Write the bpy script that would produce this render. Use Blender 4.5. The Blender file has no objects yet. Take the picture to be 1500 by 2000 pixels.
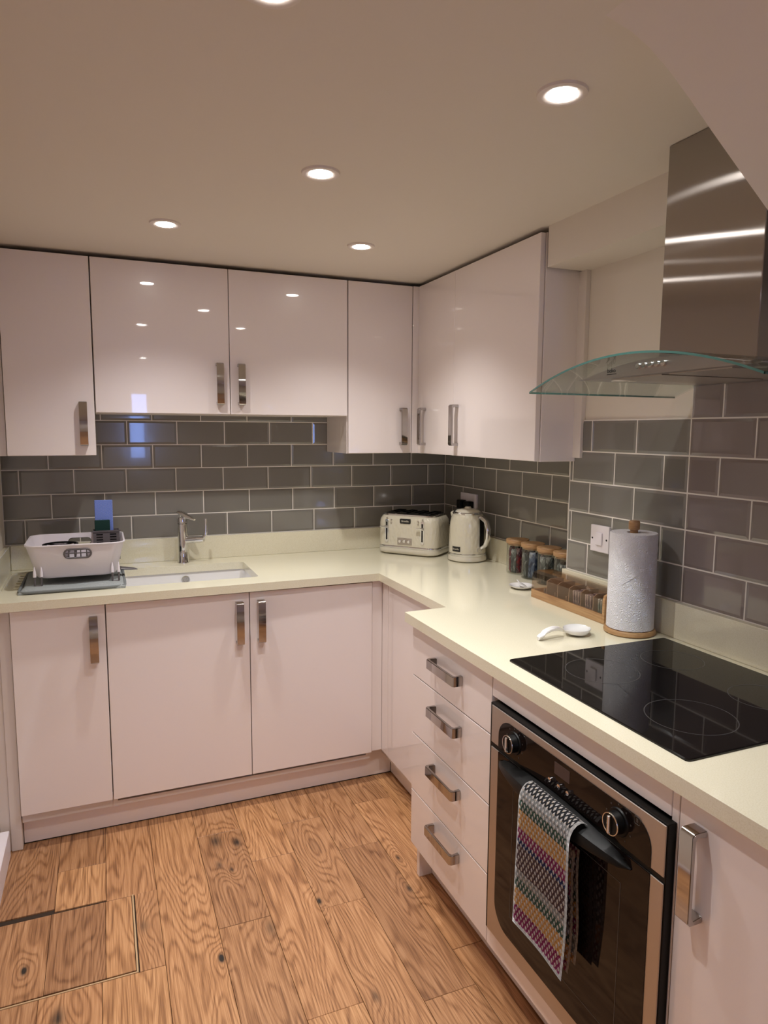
import bpy, bmesh, math, random
from mathutils import Vector, Matrix
random.seed(7)
sc = bpy.context.scene
COL = sc.collection

# ------------------------------------------------------------------ camera
cam_d = bpy.data.cameras.new('camera')
cam_d.sensor_fit = 'HORIZONTAL'; cam_d.sensor_width = 36.0
cam_d.lens = 36.0 * 1340.04 / 1500.0
cam_d.clip_start = 0.02
cam = bpy.data.objects.new('camera', cam_d); COL.objects.link(cam)
cr = Vector((0.925325, -0.379134, 0.005554)); cu = Vector((0.039153, 0.110106, 0.993148)); cb = Vector((-0.377148, -0.918768, 0.116728))
cam.matrix_world = Matrix(((cr.x, cu.x, cb.x, -1.6311), (cr.y, cu.y, cb.y, -3.1469), (cr.z, cu.z, cb.z, 1.47696), (0, 0, 0, 1)))
sc.camera = cam

# ------------------------------------------------------------------ world, exposure
w = bpy.data.worlds.new('dusk_sky'); sc.world = w; w.use_nodes = True
w.node_tree.nodes['Background'].inputs[0].default_value = (0.30, 0.45, 1.0, 1)
w.node_tree.nodes['Background'].inputs[1].default_value = 9.0
sc.view_settings.view_transform = 'Standard'; sc.view_settings.look = 'None'
sc.view_settings.exposure = 0.80; sc.view_settings.gamma = 1.0; sc.view_settings.use_curve_mapping = False
LAMPS = [(-1.416, -0.779), (-1.088, -1.387), (-0.779, -1.968), (-0.752, -0.777), (-1.372, -2.066)]
REAR_FILL_LAMPS = [(-1.25, -4.15)]  # added fill light behind the camera, brightens door fronts and ceiling
LAMP_POWER = 23.5; REAR_FILL_POWER = 46.0
LAMP_COL = (1.0, 0.985, 0.97)
SPOT_ANGLE = math.radians(116); SPOT_BLEND = 1.0

# ------------------------------------------------------------------ materials
def mat(name, col, rough=.5, metal=0., **kw):
    m = bpy.data.materials.new(name); m.use_nodes = True
    b = m.node_tree.nodes['Principled BSDF']
    b.inputs['Base Color'].default_value = (*col, 1); b.inputs['Roughness'].default_value = rough; b.inputs['Metallic'].default_value = metal
    for k, v in kw.items():
        b.inputs[k.replace('_', ' ')].default_value = v
    return m
def nt(m):
    return m.node_tree.nodes, m.node_tree.links, m.node_tree.nodes['Principled BSDF']
def texco(m, kind='Object', scale=(1, 1, 1)):
    n, l, b = nt(m)
    t = n.new('ShaderNodeTexCoord'); mp = n.new('ShaderNodeMapping'); mp.inputs['Scale'].default_value = scale
    l.new(t.outputs[kind], mp.inputs[0]); return mp.outputs[0]
def noise(m, vec, scale=5., detail=4., rough=.5, dist=0.):
    n, l, b = nt(m); x = n.new('ShaderNodeTexNoise')
    x.inputs['Scale'].default_value = scale; x.inputs['Detail'].default_value = detail; x.inputs['Roughness'].default_value = rough; x.inputs['Distortion'].default_value = dist
    if vec is not None: l.new(vec, x.inputs['Vector'])
    return x.outputs['Fac']
def ramp(m, fac, stops):
    n, l, b = nt(m); r = n.new('ShaderNodeValToRGB'); e = r.color_ramp.elements
    while len(e) < len(stops): e.new(.5)
    for i, (p, c) in enumerate(stops):
        e[i].position = p; e[i].color = (*c, 1) if len(c) == 3 else c
    l.new(fac, r.inputs[0]); return r.outputs[0]
def math_(m, op, a, b=None, c=None):
    n, l, _ = nt(m); x = n.new('ShaderNodeMath'); x.operation = op
    for i, v in enumerate((a, b, c)):
        if v is None: continue
        if isinstance(v, (int, float)): x.inputs[i].default_value = v
        else: l.new(v, x.inputs[i])
    return x.outputs[0]
def bump(m, h, strength=.2, dist=.002):
    n, l, b = nt(m); x = n.new('ShaderNodeBump'); x.inputs['Strength'].default_value = strength; x.inputs['Distance'].default_value = dist
    l.new(h, x.inputs['Height']); l.new(x.outputs[0], b.inputs['Normal'])
def mixc(m, fac, a, b_, mode='MIX'):
    n, l, _ = nt(m); x = n.new('ShaderNodeMix'); x.data_type = 'RGBA'; x.blend_type = mode
    for i, v in ((0, fac), (6, a), (7, b_)):
        if isinstance(v, (int, float)): x.inputs[i].default_value = v
        elif isinstance(v, tuple): x.inputs[i].default_value = (*v, 1)
        else: l.new(v, x.inputs[i])
    return x.outputs[2]
def setcol(m, c):
    n, l, b = nt(m); l.new(c, b.inputs['Base Color'])

M = {}
M['wall'] = mat('magnolia_paint', (.76, .69, .61), .75)
bump(M['wall'], noise(M['wall'], texco(M['wall']), 90, 3), .08, .001)
M['soffit'] = mat('pinkish_plaster_paint', (.76, .68, .63), .75)
bump(M['soffit'], noise(M['soffit'], texco(M['soffit']), 90, 3), .08, .001)
M['gloss'] = mat('gloss_white_acrylic', (.86, .77, .745), .28, Coat_Weight=1., Coat_Roughness=.025)
bump(M['gloss'], noise(M['gloss'], texco(M['gloss']), 6, 2), .015, .002)
M['satin'] = mat('satin_white_board', (.78, .70, .65), .4)
M['carcass'] = mat('white_carcass_board', (.72,.64,.59), .5)
M['quartz'] = mat('cream_quartz', (.74, .69, .54), .16, Coat_Weight=.4, Coat_Roughness=.06)
q = M['quartz']; setcol(q, ramp(q, noise(q, texco(q), 420, 2), [(.25, (.72, .66, .48)), (.5, (.78, .73, .56)), (.8, (.83, .78, .63))]))
def tile_mat(name, c0, c1):
    m = mat(name, c0, .12, Coat_Weight=.6, Coat_Roughness=.03)
    n, l, b = nt(m); oi = n.new('ShaderNodeObjectInfo')
    setcol(m, ramp(m, oi.outputs['Random'], [(0, c0), (1, c1)]))
    bump(m, noise(m, texco(m), 14, 2), .06, .004)
    return m
M['tile'] = tile_mat('taupe_glazed_tile', (.183, .171, .152), (.218, .205, .186))
M['tile_mauve'] = tile_mat('mauve_glazed_tile', (.215, .176, .168), (.240, .198, .188))
M['grout'] = mat('pale_grout', (.78, .73, .68), .9)
M['chrome'] = mat('polished_chrome', (.72, .72, .73), .06, 1.)
M['nickel'] = mat('satin_nickel_handle', (.46, .435, .42), .10, 1.)
M['steel'] = mat('brushed_steel', (.44, .42, .41), .34, 1., Anisotropic=.7)
n_, l_, b_ = nt(M['steel']); tn = n_.new('ShaderNodeTangent'); tn.direction_type = 'RADIAL'; tn.axis = 'Z'
l_.new(tn.outputs[0], b_.inputs['Tangent'])
M['oven_steel'] = mat('warm_brushed_steel', (.50, .455, .42), .40, 1.)
bump(M['oven_steel'], noise(M['oven_steel'], texco(M['oven_steel'], scale=(1, 4, 300)), 8, 2), .05, .001)
def aniso_metal(name, col, rough, an):
    m = bpy.data.materials.new(name); m.use_nodes = True; n = m.node_tree.nodes; l = m.node_tree.links
    n.remove(n['Principled BSDF']); g = n.new('ShaderNodeBsdfAnisotropic'); t = n.new('ShaderNodeTangent'); t.direction_type = 'RADIAL'; t.axis = 'Z'
    g.inputs['Color'].default_value = (*col, 1); g.inputs['Roughness'].default_value = rough; g.inputs['Anisotropy'].default_value = an
    l.new(t.outputs[0], g.inputs['Tangent']); l.new(g.outputs[0], n['Material Output'].inputs[0]); return m
M['flue'] = aniso_metal('polished_flue_steel', (.40, .37, .35), .15, -.86)
M['blackglass'] = mat('black_glass', (.004, .0035, .004), .035, Specular_IOR_Level=.36)
M['ovenglass'] = mat('smoked_oven_glass', (.008, .005, .0045), .05, Specular_IOR_Level=.22)
M['black'] = mat('black_plastic', (.003, .003, .003), .42, Specular_IOR_Level=.22)
M['printgrey'] = mat('grey_print', (.045, .042, .042), .35)
M['printwhite'] = mat('pale_print', (.7, .7, .7), .4)
M['printblack'] = mat('black_print', (.01, .01, .01), .4)
M['white_plastic'] = mat('white_plastic', (.76, .70, .74), .3)
M['grey_plastic'] = mat('charcoal_plastic', (.11, .095, .098), .4)
M['ceramic'] = mat('white_ceramic', (.83, .81, .80), .12, Coat_Weight=.7, Coat_Roughness=.03)
M['bamboo'] = mat('bamboo_wood', (.42, .24, .11), .42)
bm_ = M['bamboo']; setcol(bm_, ramp(bm_, noise(bm_, texco(bm_, scale=(14, 3, 60)), 3, 5), [(.3, (.33, .17, .075)), (.55, (.45, .26, .12)), (.8, (.54, .34, .17))]))
M['divider'] = mat('brown_card_divider', (.36, .27, .20), .6)
M['matcloth'] = mat('grey_microfibre', (.30, .32, .32), .95)
bump(M['matcloth'], noise(M['matcloth'], texco(M['matcloth']), 160, 3), .8, .004)
M['mathem'] = mat('grey_mat_binding', (.16, .17, .17), .95)
M['paper'] = mat('embossed_paper', (.80, .78, .83), .95)
pm = M['paper']; n_, l_, b_ = nt(pm); vo = n_.new('ShaderNodeTexVoronoi'); vo.inputs['Scale'].default_value = 75
l_.new(texco(pm), vo.inputs['Vector']); bump(pm, math_(pm, 'SINE', math_(pm, 'MULTIPLY', vo.outputs['Distance'], 30.)), .6, .0012)
M['cream'] = mat('cream_enamel', (.68, .63, .50), .22, Coat_Weight=.8, Coat_Roughness=.05)
cm = M['cream']; n_, l_, b_ = nt(cm); vo = n_.new('ShaderNodeTexVoronoi'); vo.inputs['Scale'].default_value = 85; vo.feature = 'SMOOTH_F1'
l_.new(texco(cm, scale=(1, 1, .6)), vo.inputs['Vector']); bump(cm, vo.outputs['Distance'], .5, .005)
M['cream_plain'] = mat('cream_enamel_smooth', (.70, .65, .53), .22, Coat_Weight=.8, Coat_Roughness=.05)
M['blue'] = mat('blue_sponge_cloth', (.12, .2, .6), .9)
bl = M['blue']; n_, l_, b_ = nt(bl); ck = n_.new('ShaderNodeTexChecker'); ck.inputs['Scale'].default_value = 420
ck.inputs['Color1'].default_value = (.05, .10, .48, 1); ck.inputs['Color2'].default_value = (.30, .40, .80, 1)
l_.new(texco(bl), ck.inputs['Vector']); setcol(bl, ck.outputs['Color'])
M['scourer'] = mat('dark_green_scourer', (.004, .032, .026), .95)
def glass(name, col, rough=0., ior=1.45):
    m = bpy.data.materials.new(name); m.use_nodes = True; n = m.node_tree.nodes; l = m.node_tree.links
    n.remove(n['Principled BSDF']); out = n['Material Output']
    tr = n.new('ShaderNodeBsdfTransparent'); tr.inputs[0].default_value = (*col, 1)
    gl = n.new('ShaderNodeBsdfGlossy'); gl.inputs['Roughness'].default_value = rough
    lw = n.new('ShaderNodeLayerWeight'); lw.inputs['Blend'].default_value = .5
    pw = n.new('ShaderNodeMath'); pw.operation = 'POWER'; pw.inputs[1].default_value = 4.; l.new(lw.outputs['Facing'], pw.inputs[0])
    fr = n.new('ShaderNodeMath'); fr.operation = 'MULTIPLY_ADD'; fr.inputs[1].default_value = .8; fr.inputs[2].default_value = .035; l.new(pw.outputs[0], fr.inputs[0])
    mx = n.new('ShaderNodeMixShader'); l.new(fr.outputs[0], mx.inputs[0]); l.new(tr.outputs[0], mx.inputs[1]); l.new(gl.outputs[0], mx.inputs[2])
    l.new(mx.outputs[0], out.inputs[0]); return m
M['hoodglass'] = glass('clear_curved_glass', (.90, .95, .93))
M['glassedge'] = mat('green_glass_edge', (.045, .13, .115), .08, Coat_Weight=1.)
M['jarglass'] = glass('jar_glass', (.93, .94, .93))
M['acrylic'] = glass('brown_tinted_acrylic', (.92, .86, .81))
M['pane'] = glass('window_glass', (.95, .97, 1.))
M['sealant'] = mat('dark_gap_seal', (.02, .018, .016), .8)
M['brass'] = mat('pale_hatch_trim', (.60, .42, .24), .4, .3)
def emis(name, col, s):
    m = bpy.data.materials.new(name); m.use_nodes = True; n = m.node_tree.nodes; b = n['Principled BSDF']
    b.inputs['Base Color'].default_value = (.02, .02, .02, 1); b.inputs['Emission Color'].default_value = (*col, 1); b.inputs['Emission Strength'].default_value = s
    return m
M['lens'] = emis('lit_lamp_lens', (1., .96, .92), 30.)
M['display'] = emis('dim_orange_display', (1., .18, .05), .012)
def wrapper(name, c0, c1, c2):
    m = mat(name, c0, .25, .2)
    setcol(m, ramp(m, noise(m, texco(m, scale=(1, 1, .5)), 45, 3, .6, 1.), [(.35, c0), (.5, c1), (.62, c2)]))
    return m
M['wrap_red'] = wrapper('red_wrapper', (.42, .03, .04), (.10, .03, .05), (.65, .45, .45))
M['wrap_blue'] = wrapper('blue_wrapper', (.02, .03, .07), (.10, .14, .24), (.45, .48, .52))
M['wrap_dark'] = wrapper('dark_wrapper', (.02, .025, .03), (.08, .09, .09), (.50, .52, .50))
M['wrap_brown'] = wrapper('brown_wrapper', (.30, .21, .15), (.36, .27, .20), (.46, .36, .28))
M['wrap_mauve'] = wrapper('mauve_foil', (.10, .05, .08), (.45, .38, .42), (.75, .7, .7))
M['wrap_teal'] = wrapper('teal_foil', (.05, .16, .17), (.35, .42, .42), (.7, .7, .7))
# --- oak floor
KN = [(-1.305, -0.765, .055, .9), (-1.235, -0.80, .04, 1.), (-1.315, -0.91, .03, .7), (-1.375, -1.335, .022, 1.9), (-1.22, -1.27, .05, .55), (-1.05, -1.21, .022, 1.3), (-1.885, -1.18, .022, 1.6),
      (-1.79, -1.385, .05, .9), (-.73, -1.10, .02, .9), (-.76, -1.26, .025, .9), (-1.02, -1.62, .03, .6), (-1.57, -1.12, .04, .5), (-.98, -.92, .07, .18), (-1.28, -.95, .02, .8)]
def oak():
    m = mat('oak_floor_plank', (.4, .22, .1), .38)
    n, l, b = nt(m)
    tc = n.new('ShaderNodeTexCoord'); oi = n.new('ShaderNodeObjectInfo')
    off = n.new('ShaderNodeVectorMath'); off.operation = 'SCALE'; off.inputs[0].default_value = (37., 61., 13.); l.new(oi.outputs['Random'], off.inputs['Scale'])
    ad = n.new('ShaderNodeVectorMath'); ad.operation = 'ADD'; l.new(tc.outputs['Object'], ad.inputs[0]); l.new(off.outputs[0], ad.inputs[1])
    def mapped(s):
        mp = n.new('ShaderNodeMapping'); mp.inputs['Scale'].default_value = s; l.new(ad.outputs[0], mp.inputs[0]); return mp.outputs[0]
    big = noise(m, mapped((5.0, .62, 1)), 1.0, 2.5, .5, .35)
    sep = n.new('ShaderNodeSeparateXYZ'); l.new(tc.outputs['Object'], sep.inputs[0])
    kn_dark = None; kn_warp = None
    for (kx, ky, kr, ks) in KN:
        dx = math_(m, 'MULTIPLY', math_(m, 'SUBTRACT', sep.outputs[0], kx), 1.35)
        dy = math_(m, 'MULTIPLY', math_(m, 'SUBTRACT', sep.outputs[1], ky), .62)
        d2 = math_(m, 'ADD', math_(m, 'MULTIPLY', dx, dx), math_(m, 'MULTIPLY', dy, dy))
        g = math_(m, 'EXPONENT', math_(m, 'MULTIPLY', d2, -1. / (kr * kr * .18)))
        gw = math_(m, 'EXPONENT', math_(m, 'MULTIPLY', d2, -1. / (kr * kr * 1.8 + .0007)))
        g = math_(m, 'MULTIPLY', g, ks)
        kn_dark = g if kn_dark is None else math_(m, 'ADD', kn_dark, g)
        kn_warp = gw if kn_warp is None else math_(m, 'ADD', kn_warp, gw)
    phase = math_(m, 'ADD', math_(m, 'MULTIPLY', big, 34.), math_(m, 'MULTIPLY', kn_warp, 3.2))
    fine = noise(m, mapped((150, 4.5, 1)), 1.0, 3.0, .6)
    fine2 = noise(m, mapped((420, 9, 1)), 1.0, 2.0, .6)
    ph = math_(m, 'ADD', phase, math_(m, 'MULTIPLY', fine, .35))
    ring = math_(m, 'POWER', math_(m, 'MULTIPLY_ADD', math_(m, 'SINE', math_(m, 'MULTIPLY', ph, 6.283)), .5, .5), 2.6)
    v = math_(m, 'ADD', math_(m, 'MULTIPLY', ring, .22), math_(m, 'MULTIPLY', fine, .62))
    v = math_(m, 'ADD', v, math_(m, 'MULTIPLY', math_(m, 'SUBTRACT', fine2, .5), .75))
    base = ramp(m, v, [(.12, (.58, .325, .165)), (.34, (.44, .225, .104)), (.54, (.29, .136, .058)), (.78, (.13, .054, .022))])
    tone = ramp(m, oi.outputs['Random'], [(0, (.74, .70, .68)), (.35, (.92, .89, .86)), (.7, (1.02, .98, .93)), (1, (1.18, 1.18, 1.10))])
    c = mixc(m, 1., base, tone, 'MULTIPLY')
    kd = math_(m, 'MINIMUM', math_(m, 'MULTIPLY', math_(m, 'MULTIPLY', kn_dark, math_(m, 'ADD', fine, .55)), .95), 1.)
    c = mixc(m, kd, c, (.022, .016, .012))
    setcol(m, c)
    bump(m, math_(m, 'ADD', math_(m, 'MULTIPLY', fine2, .6), math_(m, 'MULTIPLY', ring, -.3)), .12, .0012)
    return m
M['oak'] = oak()
M['gapdark'] = mat('dark_floor_joint', (.03, .016, .008), .9)
# --- knitted towel
def knit():
    m = mat('striped_knit_cotton', (.6, .6, .6), .95)
    n, l, b = nt(m); tc = n.new('ShaderNodeTexCoord'); sep = n.new('ShaderNodeSeparateXYZ'); l.new(tc.outputs['UV'], sep.inputs[0])
    U, V = sep.outputs[0], sep.outputs[1]
    W_ = (.60, .58, .57); BK = (.02, .02, .024); GN = (.05, .10, .075); GR = (.30, .30, .30); OR = (.62, .33, .11); MG = (.26, .02, .11); BL = (.012, .022, .10); BR = (.10, .055, .06)
    bands = [(0, BK), (.10, BK), (.101, GR), (.15, GN), (.20, OR), (.29, MG), (.345, BL), (.375, BR), (.50, BR), (.501, GR), (.545, GN), (.60, OR), (.69, MG), (.78, W_), (.80, GR), (.9, OR)]
    r = n.new('ShaderNodeValToRGB'); r.color_ramp.interpolation = 'CONSTANT'; e = r.color_ramp.elements
    while len(e) < len(bands): e.new(.5)
    for i, (p_, c) in enumerate(bands): e[i].position = p_; e[i].color = (*c, 1)
    wob = noise(m, tc.outputs['UV'], 40, 1)
    l.new(math_(m, 'ADD', V, math_(m, 'MULTIPLY', math_(m, 'SUBTRACT', wob, .5), .012)), r.inputs[0])
    rows = 44.; cols = 15.
    rv = math_(m, 'MULTIPLY', V, rows)
    par = math_(m, 'MULTIPLY', math_(m, 'FLOORED_MODULO', math_(m, 'FLOOR', rv), 2.), .5)
    fu = math_(m, 'ABSOLUTE', math_(m, 'SUBTRACT', math_(m, 'FRACT', math_(m, 'ADD', math_(m, 'MULTIPLY', U, cols), par)), .5))
    fv = math_(m, 'ABSOLUTE', math_(m, 'SUBTRACT', math_(m, 'FRACT', rv), .5))
    dist = math_(m, 'ADD', math_(m, 'MULTIPLY', fu, 1.15), math_(m, 'MULTIPLY', fv, .5))
    dot = math_(m, 'LESS_THAN', dist, .30)
    # white/grey yarn loops over the coloured yarn, missing here and there
    c = mixc(m, dot, r.outputs[0], (.66, .63, .63))
    warm = math_(m, 'MULTIPLY', dot, math_(m, 'GREATER_THAN', noise(m, tc.outputs['UV'], 120, 0), .62))
    c = mixc(m, warm, c, (.60, .45, .24))
    edge = math_(m, 'MAXIMUM', math_(m, 'GREATER_THAN', U, .955), math_(m, 'LESS_THAN', U, .02))
    c = mixc(m, math_(m, 'MULTIPLY', edge, .8), c, W_)
    setcol(m, c)
    bump(m, math_(m, 'SUBTRACT', 1., dist), .9, .004)
    return m
M['knit'] = knit()

# ------------------------------------------------------------------ mesh helpers
WL = {}
def empty(name, label, cat, loc, group=None):
    o = bpy.data.objects.new(name, None); COL.objects.link(o); o.location = loc; o.empty_display_size = .03
    o['label'] = label; o['category'] = cat
    if group: o['group'] = group
    WL[o] = Vector(loc); return o
def tag(o, label=None, cat=None, group=None, kind=None):
    if label: o['label'] = label
    if cat: o['category'] = cat
    if group: o['group'] = group
    if kind: o['kind'] = kind
    return o
class G:
    """collects shapes (world coordinates) and builds ONE mesh object"""
    def __init__(self): self.bm = bmesh.new(); self.uv = None
    def box(self, x0, x1, y0, y1, z0, z1, bev=0., seg=1):
        b = bmesh.new(); vs = [b.verts.new((x, y, z)) for x in (x0, x1) for y in (y0, y1) for z in (z0, z1)]
        for f in ((0, 1, 3, 2), (4, 6, 7, 5), (0, 4, 5, 1), (2, 3, 7, 6), (0, 2, 6, 4), (1, 5, 7, 3)): b.faces.new([vs[i] for i in f])
        b.normal_update(); bmesh.ops.recalc_face_normals(b, faces=b.faces)
        if bev: bmesh.ops.bevel(b, geom=list(b.edges), offset=bev, segments=seg, affect='EDGES', profile=.5)
        return self.add(b)
    def add(self, b, mtx=None):
        if mtx is not None: bmesh.ops.transform(b, matrix=mtx, verts=b.verts)
        me = bpy.data.meshes.new('tmp'); b.to_mesh(me); b.free(); self.bm.from_mesh(me); bpy.data.meshes.remove(me); return self
    def cyl(self, p0, p1, r0, r1=None, n=24, caps=True):
        p0, p1 = Vector(p0), Vector(p1); r1 = r0 if r1 is None else r1
        return self.tube([p0, p1], [r0, r1], n, caps)
    def tube(self, pts, rad, n=12, caps=True, squash=None):
        pts = [Vector(p) for p in pts]
        if not isinstance(rad, (list, tuple)): rad = [rad] * len(pts)
        b = self.bm; rings = []; up = None
        for i, p in enumerate(pts):
            t = (pts[min(i + 1, len(pts) - 1)] - pts[max(i - 1, 0)]).normalized()
            if up is None: up = Vector((0, 0, 1)) if abs(t.z) < .9 else Vector((1, 0, 0))
            s = t.cross(up).normalized(); up = s.cross(t).normalized()
            k = squash or (1, 1)
            rings.append([b.verts.new(p + (s * math.cos(a) * k[0] + up * math.sin(a) * k[1]) * rad[i]) for a in [2 * math.pi * j / n for j in range(n)]])
        for a, c in zip(rings, rings[1:]):
            for j in range(n): b.faces.new((a[j], a[(j + 1) % n], c[(j + 1) % n], c[j]))
        if caps: b.faces.new(rings[0][::-1]); b.faces.new(rings[-1])
        return self
    def lathe(self, prof, c=(0, 0, 0), n=32, sx=1., sy=1.):
        b = self.bm; rings = []
        for r, z in prof:
            if r < 1e-6: rings.append([b.verts.new((c[0], c[1], c[2] + z))])
            else: rings.append([b.verts.new((c[0] + r * sx * math.cos(2 * math.pi * j / n), c[1] + r * sy * math.sin(2 * math.pi * j / n), c[2] + z)) for j in range(n)])
        for a, d in zip(rings, rings[1:]):
            for j in range(n):
                k = (j + 1) % n
                if len(a) == 1 and len(d) == 1: continue
                if len(a) == 1: b.faces.new((a[0], d[k], d[j]))
                elif len(d) == 1: b.faces.new((a[j], a[k], d[0]))
                else: b.faces.new((a[j], a[k], d[k], d[j]))
        return self
    def prism(self, poly, axis, lo, hi):
        """poly: 2D points in the two other axes (x,y / x,z / y,z)"""
        b = self.bm
        def P(u, v, t): return {'z': (u, v, t), 'y': (u, t, v), 'x': (t, u, v)}[axis]
        A = [b.verts.new(P(u, v, lo)) for u, v in poly]; B = [b.verts.new(P(u, v, hi)) for u, v in poly]
        b.faces.new(A); b.faces.new(B[::-1]); n = len(poly)
        for i in range(n): b.faces.new((A[i], B[i], B[(i + 1) % n], A[(i + 1) % n]))
        return self
    def loft(self, rings, close=True, cap0=False, cap1=False):
        b = self.bm; R = [[b.verts.new(p) for p in r] for r in rings]; n = len(R[0])
        for a, c in zip(R, R[1:]):
            for j in range(n if close else n - 1): b.faces.new((a[j], a[(j + 1) % n], c[(j + 1) % n], c[j]))
        if cap0: b.faces.new(R[0][::-1])
        if cap1: b.faces.new(R[-1])
        return self
    def build(self, name, m, parent=None, smooth=None, recalc=True):
        if recalc: bmesh.ops.recalc_face_normals(self.bm, faces=self.bm.faces)
        me = bpy.data.meshes.new(name)
        if parent is not None: bmesh.ops.translate(self.bm, vec=-WL[parent], verts=self.bm.verts)
        self.bm.to_mesh(me); self.bm.free()
        me.materials.append(M[m] if isinstance(m, str) else m)
        if smooth is not None:
            for p in me.polygons: p.use_smooth = True
            me.set_sharp_from_angle(angle=math.radians(smooth))
        o = bpy.data.objects.new(name, me); COL.objects.link(o)
        if parent is not None: o.parent = parent; WL[o] = WL[parent]
        else: WL[o] = Vector((0, 0, 0))
        return o
def rrect(x0, x1, y0, y1, r, n=6):
    pts = []
    for cx, cy, a0 in ((x1 - r, y1 - r, 0), (x0 + r, y1 - r, 90), (x0 + r, y0 + r, 180), (x1 - r, y0 + r, 270)):
        for i in range(n + 1):
            a = math.radians(a0 + 90 * i / n); pts.append((cx + r * math.cos(a), cy + r * math.sin(a)))
    return pts
def kids(o): return [c for c in o.children]
def copy_tree(o, parent=None):
    c = o.copy(); COL.objects.link(c)
    if parent is not None: c.parent = parent
    for ch in list(o.children): copy_tree(ch, c)
    return c
def text_obj(name, s, size, m, parent, origin, ux, uy, extrude=.0003):
    cu_ = bpy.data.curves.new(name, 'FONT'); cu_.body = s; cu_.size = size; cu_.extrude = extrude; cu_.align_x = 'CENTER'; cu_.align_y = 'CENTER'; cu_.resolution_u = 3
    t = bpy.data.objects.new(name, cu_); COL.objects.link(t)
    me = bpy.data.meshes.new_from_object(t.evaluated_get(bpy.context.evaluated_depsgraph_get()))
    bpy.data.objects.remove(t); bpy.data.curves.remove(cu_)
    ux, uy = Vector(ux), Vector(uy); uz = ux.cross(uy); o_ = Vector(origin) - WL[parent]
    me.transform(Matrix(((ux.x, uy.x, uz.x, o_.x), (ux.y, uy.y, uz.y, o_.y), (ux.z, uy.z, uz.z, o_.z), (0, 0, 0, 1))))
    me.materials.clear(); me.materials.append(M[m])
    o = bpy.data.objects.new(name, me); COL.objects.link(o); o.parent = parent; WL[o] = WL[parent]
    return o
def cut(o, cutters):
    """real holes: boolean difference, then baked into the mesh"""
    for c in cutters:
        md = o.modifiers.new('cut', 'BOOLEAN'); md.object = c; md.operation = 'DIFFERENCE'; md.solver = 'EXACT'
    dg = bpy.context.evaluated_depsgraph_get(); dg.update()
    me = bpy.data.meshes.new_from_object(o.evaluated_get(dg)); o.modifiers.clear(); o.data = me
    for c in cutters: bpy.data.objects.remove(c)

# ------------------------------------------------------------------ room shell
WT = .902; CEIL = 2.13; XL = -2.013; XB = -.139; YB = -1.199; YR = -4.7; HU = WT + .102; PH = .2056; PV = .1025
def struct(g, name, m, **k): return tag(g.build(name, m, **k), kind='structure')
ceiling = struct(G().box(XL - .1, .12, YR - .1, .12, CEIL, CEIL + .08), 'ceiling', 'wall')
wall_back = struct(G().box(XL - .1, .12, .007, .12, 0, CEIL), 'wall_back', 'wall')
wall_right = struct(G().box(.007, .12, YB, .007, 0, CEIL), 'wall_right', 'wall')
breast = struct(G().box(XB + .007, .12, YR, YB, 0, CEIL), 'wall_chimney', 'wall')
wall_left = struct(G().box(XL - .1, XL, YR, .007, 0, CEIL), 'wall_left', 'wall')
# rear wall behind the camera, with a small window that lets in the blue dusk
g = G(); wx0, wx1, wz0, wz1 = -1.37, -1.17, 1.15, 1.86
g.box(XL - .1, wx0, YR - .1, YR, 0, CEIL); g.box(wx1, .12, YR - .1, YR, 0, CEIL); g.box(wx0, wx1, YR - .1, YR, 0, wz0); g.box(wx0, wx1, YR - .1, YR, wz1, CEIL)
struct(g, 'wall_rear', 'wall')
g = G(); f = .03
g.box(wx0, wx0 + f, YR - .07, YR - .03, wz0, wz1); g.box(wx1 - f, wx1, YR - .07, YR - .03, wz0, wz1); g.box(wx0 + f, wx1 - f, YR - .07, YR - .03, wz0, wz0 + f); g.box(wx0 + f, wx1 - f, YR - .07, YR - .03, wz1 - f, wz1)
win = struct(g, 'window_1', 'white_plastic')
G().box(wx0 + f, wx1 - f, YR - .052, YR - .048, wz0 + f, wz1 - f).build('pane', 'pane', win)
# bulkhead over the hob, sloping soffit over the near worktop
struct(G().box(-.285, XB + .007, -2.2, -1.238, 2.003, CEIL), 'trim_1', 'wall')
prof = [(-.90, CEIL + .01), (-.863, 2.128), (-.82, 2.118), (-.778, 2.100), (-.733, 2.072), (-.685, 2.036), (-.635, 1.996), (-.556, 1.935), (-.487, 1.882), (XB + .02, 1.613), (XB + .02, CEIL + .01)]
struct(G().prism(prof, 'y', -2.2, -4.69), 'trim_2', 'soffit', smooth=20)
struct(G().box(XB - .011, XB + .007, -1.262, -1.2, 1.392, 2.003, .001), 'trim_3', 'satin')
struct(G().box(XL, -1.98, YR, -.585, 0, .092, .002), 'baseboard_left', 'white_plastic')

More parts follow.
